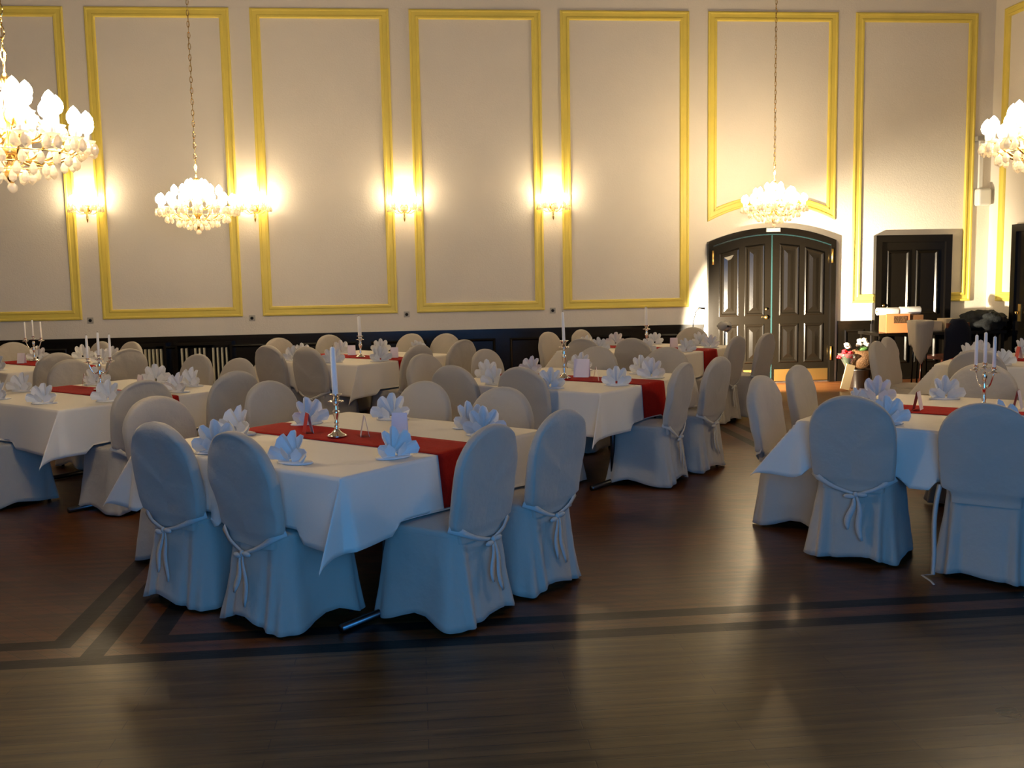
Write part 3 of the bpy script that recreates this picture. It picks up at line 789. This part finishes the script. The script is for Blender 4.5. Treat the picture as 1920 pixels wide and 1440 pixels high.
def make_chandelier(chain_len):
    root = empty('chandelier')
    MB().lathe([(.004, .02), (.020, .04), (.034, .07), (.020, .10), (.012, .13), (.030, .16), (.045, .19), (.020, .23), (.010, .30), (.022, .34), (.030, .37), (.012, .41), (.010, .50), (.026, .54), (.008, .575)], 16).build('stem', M['brass'], root)
    MB().ball((0, 0, 0), .026, 10, 8).build('crystal_ball', M['crystal'], root)
    for k in range(16): make_arm(root, .375, .235, .17, 2*pi*k/16)
    for k in range(10): make_arm(root, .23, .325, .28, 2*pi*(k+.5)/10, 'upper_arm')
    for k in range(5): make_arm(root, .09, .39, .36, 2*pi*(k+.25)/5, 'top_arm')
    # lower crystal rings
    for R, zz, nn in ((.31, .165, 22), (.20, .12, 16), (.10, .09, 10)):
        MB().tube([(R*cos(2*pi*i/32), R*sin(2*pi*i/32), zz) for i in range(33)], .003, 5).build('crystal_ring', M['brass'], root)
        for i in range(nn): inst('crystal_drop', DROP, root, (R*cos(2*pi*i/nn), R*sin(2*pi*i/nn), zz-.002))
    # bead garlands from the crown to the outer arms
    for k in range(12):
        a = 2*pi*k/12; b = MB()
        for i in range(14):
            q = (i+.5)/14; r = .03+.345*q; z = .52-.27*q-.10*sin(pi*q)*.9
            b.ball((r*cos(a), r*sin(a), z), .0085, 6, 4)
        b.tube([((.03+.345*q)*cos(a), (.03+.345*q)*sin(a), .52-.27*q-.10*sin(pi*q)*.9) for q in [i/14 for i in range(15)]], .004, 5)
        b.build('bead_garland', M['crystal'], root)
    # chain of oval links
    b = MB(); n = int(chain_len/.055)
    for i in range(n):
        z = .58+i*.055; pts = []
        for j in range(13):
            q = 2*pi*j/12; px, pz = .013*cos(q), .033*sin(q)
            pts.append((px if i % 2 else 0, 0 if i % 2 else px, z+.028+pz))
        b.tube(pts, .0035, 5)
    b.tube([(.006*sin(i*1.3), .006*cos(i*1.3), .58+i*.1) for i in range(int(chain_len/.1)+1)], .003, 5)
    b.build('chain', M['brass'], root)
    MB().lathe([(.06, chain_len+.55), (.05, chain_len+.52), (.02, chain_len+.49)], 14).build('ceiling_rose', M['brass'], root)
    return root
ZC = 2.10; CL = H-ZC-.575
PH = Proto(make_chandelier(CL+.02))
for (x, y, z, rz, lab) in ((-2.04, 5.35, 2.10, .1, 'brass and crystal chandelier cut off by the left edge'), (-2.22, 10.6, 2.12, .2, 'lit crystal chandelier overlapping the second wall sconce from the left'),
                        (4.57, 12.3, 2.19, .05, 'lit crystal chandelier hanging before the arched doors'), (3.98, 5.9, 2.15, .3, 'crystal chandelier cut off by the right edge')):
    c = PH.get((x, y, z), rz); tag(c, lab, 'chandelier', 'crystal chandeliers')
    c.scale = (1, 1, 1)
    l = lamp('POINT', 'chandelier_light', (0, 0, .42), CHAND_W, WARM, shadow_soft_size=.14); l.parent = c
    l2 = lamp('POINT', 'chandelier_light', (0, 0, .66), CHAND_W*.35, WARM, shadow_soft_size=.05); l2.parent = c

def make_sconce():
    root = empty('wall_sconce')
    MB().lathe([(.055, 0), (.05, .015), (.02, .03)], 14, Matrix.Rotation(pi/2, 4, 'X')).build('back_plate', M['brass'], root)
    MB().lathe([(.002, -.20), (.012, -.17), (.016, -.12), (.008, -.08), (.02, -.03), (.022, .0), (.008, .05)], 10, Matrix.Translation((0, -.05, 0))).build('stem', M['brass'], root)
    for ang, r, z in ((-pi/2-1.25, .20, .0), (-pi/2-.62, .21, .02), (-pi/2, .20, .0), (-pi/2+.62, .21, .02), (-pi/2+1.25, .20, .0), (-pi/2-.5, .09, .09), (-pi/2+.5, .09, .09)):
        c, s = cos(ang), sin(ang)
        pts = [(c*r*q, -.04+s*(r)*q*.8, -.06+z*q+.06*q**2-.04*sin(pi*q)) for q in [i/8 for i in range(9)]]
        a = MB().tube(pts, .0055, 6).build('arm', M['brass'], root)
        x, y, zz = pts[-1]; T = Matrix.Translation((x, y, zz))
        MB().lathe([(.006, -.01), (.038, -.002), (.040, .004), (.010, .006)], 12, T).build('drip_dish', M['crystal'], a)
        MB().lathe([(.011, 0), (.011, .055)], 10, T).build('candle_sleeve', M['sleeve'], a)
        inst('bulb', BULB, a, (x, y, zz+.055))
        for k in range(4): inst('crystal_drop', DROP, a, (x+.03*cos(k*pi/2), y+.03*sin(k*pi/2), zz-.002))
    return root
PS = Proto(make_sconce())
for x, z, lab in ((-4.32, 2.66, 'lit crystal wall sconce farthest to the left'), (-2.13, 2.64, 'lit crystal wall sconce beside the second chandelier'),
                  (-.12, 2.62, 'lit crystal wall sconce left of the middle wall panel'), (1.94, 2.62, 'lit crystal wall sconce farthest to the right')):
    c = PS.get((x, D-.001, z-.04)); tag(c, lab, 'wall lamp', 'crystal wall sconces')
    l = lamp('POINT', 'sconce_light', (0, -.17, .10), SCONCE_W, WARM, shadow_soft_size=.10); l.parent = c

# ------------------------------------------------------------------ things by the doors
# spotlight on a stand that lights the doors
sp = tag(empty('stage_spotlight', (3.95, 12.35, 0)), 'small spotlight on a thin stand shining at the arched doors', 'spotlight')
MB().tube([(0, 0, .0), (0, 0, .86)], .010).build('pole', M['black'], sp)
for k in range(3):
    a = k*2*pi/3; MB().tube([(0, 0, .22), (.22*cos(a), .22*sin(a), .006)], .007).build('leg', M['black'], sp)
AIM = Vector((5.2, 13.8, .75))-Vector((3.95, 12.35, .92))
Rm = AIM.to_track_quat('Z', 'Y').to_matrix().to_4x4()
T = Matrix.Translation((0, 0, .92)) @ Rm
MB().lathe([(.02, -.12), (.055, -.11), (.062, -.04), (.062, .05), (.070, .055), (.070, .065), (.058, .066)], 18, T).build('lamp_housing', M['grey_plastic'], sp)
MB().lathe([(.054, .060), (.050, .067)], 16, T).build('lens', M['spotlit'], sp)
MB().box(-.075, -.065, -.01, .01, -.08, .03, T).box(.065, .075, -.01, .01, -.08, .03, T).build('yoke', M['black'], sp)
l = lamp('SPOT', 'spotlight_beam', tuple(Vector((0, 0, .92))+AIM.normalized()*.10), SPOT_W, (1, .84, .60), spot_size=rad(104), spot_blend=.8, shadow_soft_size=.025)
l.rotation_euler = (-AIM).to_track_quat('Z', 'Y').to_euler(); l.parent = sp
# thin microphone stand
ms = tag(empty('microphone_stand', (3.68, 12.9, 0)), 'thin black microphone stand left of the arched doors', 'microphone stand')
MB().lathe([(.09, 0), (.09, .012), (.01, .02)], 14).build('base', M['black'], ms)
MB().tube([(0, 0, .01), (0, 0, .7), (.01, 0, .95), (.05, 0, 1.10), (.10, 0, 1.15)], .006).build('pole', M['black'], ms)
MB().tube([(.08, 0, 1.145), (.17, 0, 1.135)], .012, 8, rs=[.009, .015]).build('microphone', M['black'], ms)

# florist's bucket, basket and bouquets
FX, FY = 6.0, 12.85
bk = MB().lathe([(.115, 0), (.125, .02), (.150, .26), (.155, .265), (.145, .262), (.115, .05)], 24).build('metal_bucket', M['steel']); bk.location = (FX, FY, 0)
tag(bk, 'round dark metal bucket on the floor under the wicker basket', 'bucket')
bs = tag(empty('wicker_basket', (FX+.05, FY, .266)), 'round brown wicker basket on the metal bucket beside the arched doors', 'basket')
MB().lathe([(.10, 0), (.16, .04), (.195, .12), (.18, .21), (.14, .26), (.12, .25), (.14, .2), (.10, .05)], 24).build('basket_body', M['wicker'], bs)
MB().tube([(.13*cos(pi*i/12), 0, .24+.06*sin(pi*i/12)) for i in range(13)], .010).build('handle', M['wicker'], bs)
def flower(c, r, m, name, parent, seed):
    vs = []; b = MB(); rn = random.Random(seed)
    for k in range(16):
        a = rn.uniform(0, 2*pi); e = rn.uniform(-.3, 1.3); d = Vector((cos(a)*cos(e), sin(a)*cos(e), sin(e)))*r*.6
        b.ball((c[0]+d.x, c[1]+d.y, c[2]+d.z), r*.5, 6, 5, (1, 1, .7))
    return b.build(name, m, parent)
wb = tag(empty('white_bouquet', (FX+.02, FY, .54)), 'white blossoms rising out of the brown basket', 'bouquet')
for i, (x, y, z) in enumerate(((-.03, 0, .05), (.06, -.02, .06), (.10, .02, .03), (0, .05, .10), (.05, .03, .11))): flower((x, y, z), .045, M['petal_white'], 'blossom', wb, i)
MB().ball((.03, 0, .0), .09, 10, 6, (1, .8, .4)).build('leaves', M['leaf'], wb)
MB().tube([(.02, 0, -.2), (.02, 0, .02)], .02).build('stems', M['leaf'], wb)
rb = tag(empty('rose_bouquet', (FX-.20, FY-.05, .266)), 'wrapped bouquet of red roses leaning at the left of the basket', 'bouquet')
for i, (x, y, z) in enumerate(((-.06, 0, .20), (0, -.03, .19), (-.03, .02, .24), (.04, 0, .22), (-.11, 0, .17))): flower((x, y, z), .04, M['petal_red'], 'rose', rb, i+9)
for i, (x, y, z) in enumerate(((.02, .02, .30), (-.01, .0, .33))): flower((x, y, z), .045, M['petal_white'], 'white_blossom', rb, i+19)
MB().lathe([(.012, -.02), (.04, .06), (.10, .17), (.13, .22)], 14).build('wrapping', M['foil'], rb)
MB().tube([(.05, 0, -.01), (0, 0, .10), (-.03, 0, .19)], .02, rs=[.012, .03, .05]).build('stems', M['leaf'], rb)
bd = MB().box(-.06, .06, -.01, .01, 0, .34, Matrix.Rotation(rad(14), 4, 'Y')).build('wooden_board', M['pale_wood'], smooth=False)
bd.location = (FX-.30, FY-.2, 0.02); tag(bd, 'pale narrow board leaning before the metal bucket', 'board')
bl = MB().ball((0, 0, .09), .09, 16, 10, (1, 1, 1)).build('black_balloon_weight', M['black']); bl.location = (FX+.27, FY-.05, 0); bl.name = 'black_ball'
tag(bl, 'glossy black ball on the floor right of the bucket', 'ball')

# side table with boxes and coats
st = tag(empty('side_table', (7.25, 13.25, 0)), 'long dark side table in front of the small door loaded with boxes', 'table')
MB().box(-.95, .90, -.32, .32, .70, .74).build('table_top', M['dark_wood'], st, smooth=False)
for x in (-.9, .85):
    for y in (-.28, .28): MB().box(x-.025, x+.025, y-.025, y+.025, 0, .70).build('leg', M['dark_wood'], st, smooth=False)
cb = tag(empty('cardboard_box', (6.62, 13.12, .742), rad(-6)), 'brown cardboard box with an orange end on the side table', 'box')
MB().box(-.16, .33, -.16, .16, 0, .24).build('box_body', M['cardboard'], cb, smooth=False)
MB().box(-.18, .14, -.175, -.162, -.0, .26).build('orange_flap', M['orange_card'], cb, smooth=False)
MB().box(-.08, .10, -.180, -.176, .13, .23).build('grey_label', M['wicker'], cb, smooth=False)
for x, z, lab in ((-.02, .0, 'left white paper roll lying on the cardboard box'), (.30, .015, 'right white paper roll lying on the cardboard box')):
    r = tag(empty('paper_roll', (6.50+x+.02, 13.10, .742+.24+.052+z*.4), 0), lab, 'paper roll', 'white rolls on the box')
    Tm = Matrix.Rotation(pi/2, 4, 'Y')
    MB().lathe([(.02, -.15), (.05, -.15), (.052, -.14), (.052, .14), (.05, .15), (.02, .15)], 18, Tm).build('roll_paper', M['white_roll'], r)
    MB().lathe([(.018, -.155), (.018, .155)], 10, Tm).build('roll_core', M['cardboard'], r)
for x, w, h, d, m, lab in ((7.22, .18, .14, .2, 'beige', 'small beige carton on the side table, left one'), (7.44, .20, .17, .22, 'beige', 'small beige carton on the side table, right one'),
                      (7.66, .12, .10, .16, 'red_wood', 'small reddish box between the cartons and the fur coat')):
    o = MB().box(-w/2, w/2, -d/2, d/2, 0, h).build('carton', M[m], smooth=False); o.location = (x, 13.2, .742)
    o.rotation_euler = (0, 0, rad((x*37) % 14-7)); md = o.modifiers.new('b', 'BEVEL'); md.width = .006
    tag(o, lab, 'box', 'cartons on the side table')
def blob(name, m, loc, dims, seed, amp=.2, f=3):
    b = MB().ball((0, 0, 0), 1, 36, 24); vs = []
    for v in b.v:
        d = Vector(v); k = 1+amp*nz(d.x*f*.5, d.y*f*.5, d.z*f*.5, seed)+amp*.4*nz(d.x*f*2, d.y*f*2, d.z*f*2, seed+1)
        vs.append((d.x*dims[0]*k, d.y*dims[1]*k, max(-dims[2]*.8, d.z*dims[2]*k)+dims[2]*.8))
    o = mesh(name, vs, b.f, m); o.location = loc; return o
tag(blob('fur_coat', M['fur'], (8.02, 13.2, .742), (.30, .22, .15), 3, .45), 'heaped grey fur coat on the right end of the side table', 'coat')
# white cloth hung over the corner of a small stand, and a jacket over a wooden chair
cs_ = tag(empty('serving_stand', (6.53, 12.25, 0)), 'dark stand under the hanging white cloth', 'stand')
MB().box(-.10, .10, -.10, .10, .90, .92).build('stand_top', M['dark_wood'], cs_, smooth=False)
for sx in (-1, 1):
    for sy in (-1, 1): MB().tube([(sx*.05, sy*.05, .90), (sx*.07, sy*.07, 0)], .010).build('leg', M['dark_wood'], cs_)
vs = []; NA = 48; NB = 16
for k in range(NB):
    q = k/(NB-1)
    for i in range(NA):
        a = 2*pi*i/NA; t_ = max(0, q-.25)/.75
        r = .15*min(1, q*4)**.7*(1-.22*t_)+.007*sin(i*2.6)*t_
        sq = 1/max(abs(cos(a)), abs(sin(a)))**.45
        front = max(0, 1-abs((a-(1.5*pi-.35)+pi) % (2*pi)-pi)/1.1)           # the side that looks into the hall
        z = .945-t_*(.33+.25*front)
        vs.append((r*cos(a)*sq, r*sin(a)*sq, z+.003*sin(i*2.1+k)))
hc = mesh('draped_cloth', vs, grid_faces(NB, NA, True)+[tuple(range(NA))], M['cover']); hc.location = (6.53, 12.25, 0)
so = hc.modifiers.new('t', 'SOLIDIFY'); so.thickness = .004
tag(hc, 'folded white cloth hanging over the dark stand, left of the navy jacket', 'cloth')
wc = tag(empty('wooden_chair', (6.98, 12.45, 0), rad(20)), 'reddish wooden chair carrying the navy jacket', 'chair')
MB().box(-.21, .21, -.21, .21, .42, .46).build('seat', M['red_wood'], wc, smooth=False)
for sx in (-1, 1):
    MB().tube([(sx*.19, -.19, .42), (sx*.20, -.22, 0)], .018).build('leg', M['red_wood'], wc)
    MB().tube([(sx*.19, .19, .42), (sx*.20, .22, 0)], .018).build('leg', M['red_wood'], wc)
MB().box(-.20, .20, -.22, -.19, .46, .90).build('backrest', M['red_wood'], wc, smooth=False)
vs = []; NA = 44; NB = 16
for k in range(NB):
    q = k/(NB-1); z = .95-.62*q; w = .215*min(1, .35+q*3.0)**.7*(1+.10*q); d = .055+.035*sin(pi*min(1, q*1.3))
    for i in range(NA):
        a = 2*pi*i/NA; k2 = 1+.08*nz(cos(a)*2, sin(a)*2, q*3, 5)
        vs.append((w*cos(a)*k2, -.205+d*sin(a)*k2, z+.01*nz(i*.3, q*4, 0, 2)))
jk = mesh('jacket', vs, grid_faces(NB, NA, True)+[tuple(range(NA))], M['navy']); jk.location = wc.location; jk.rotation_euler = wc.rotation_euler
tag(jk, 'dark navy jacket hung over the wooden chair back', 'jacket')
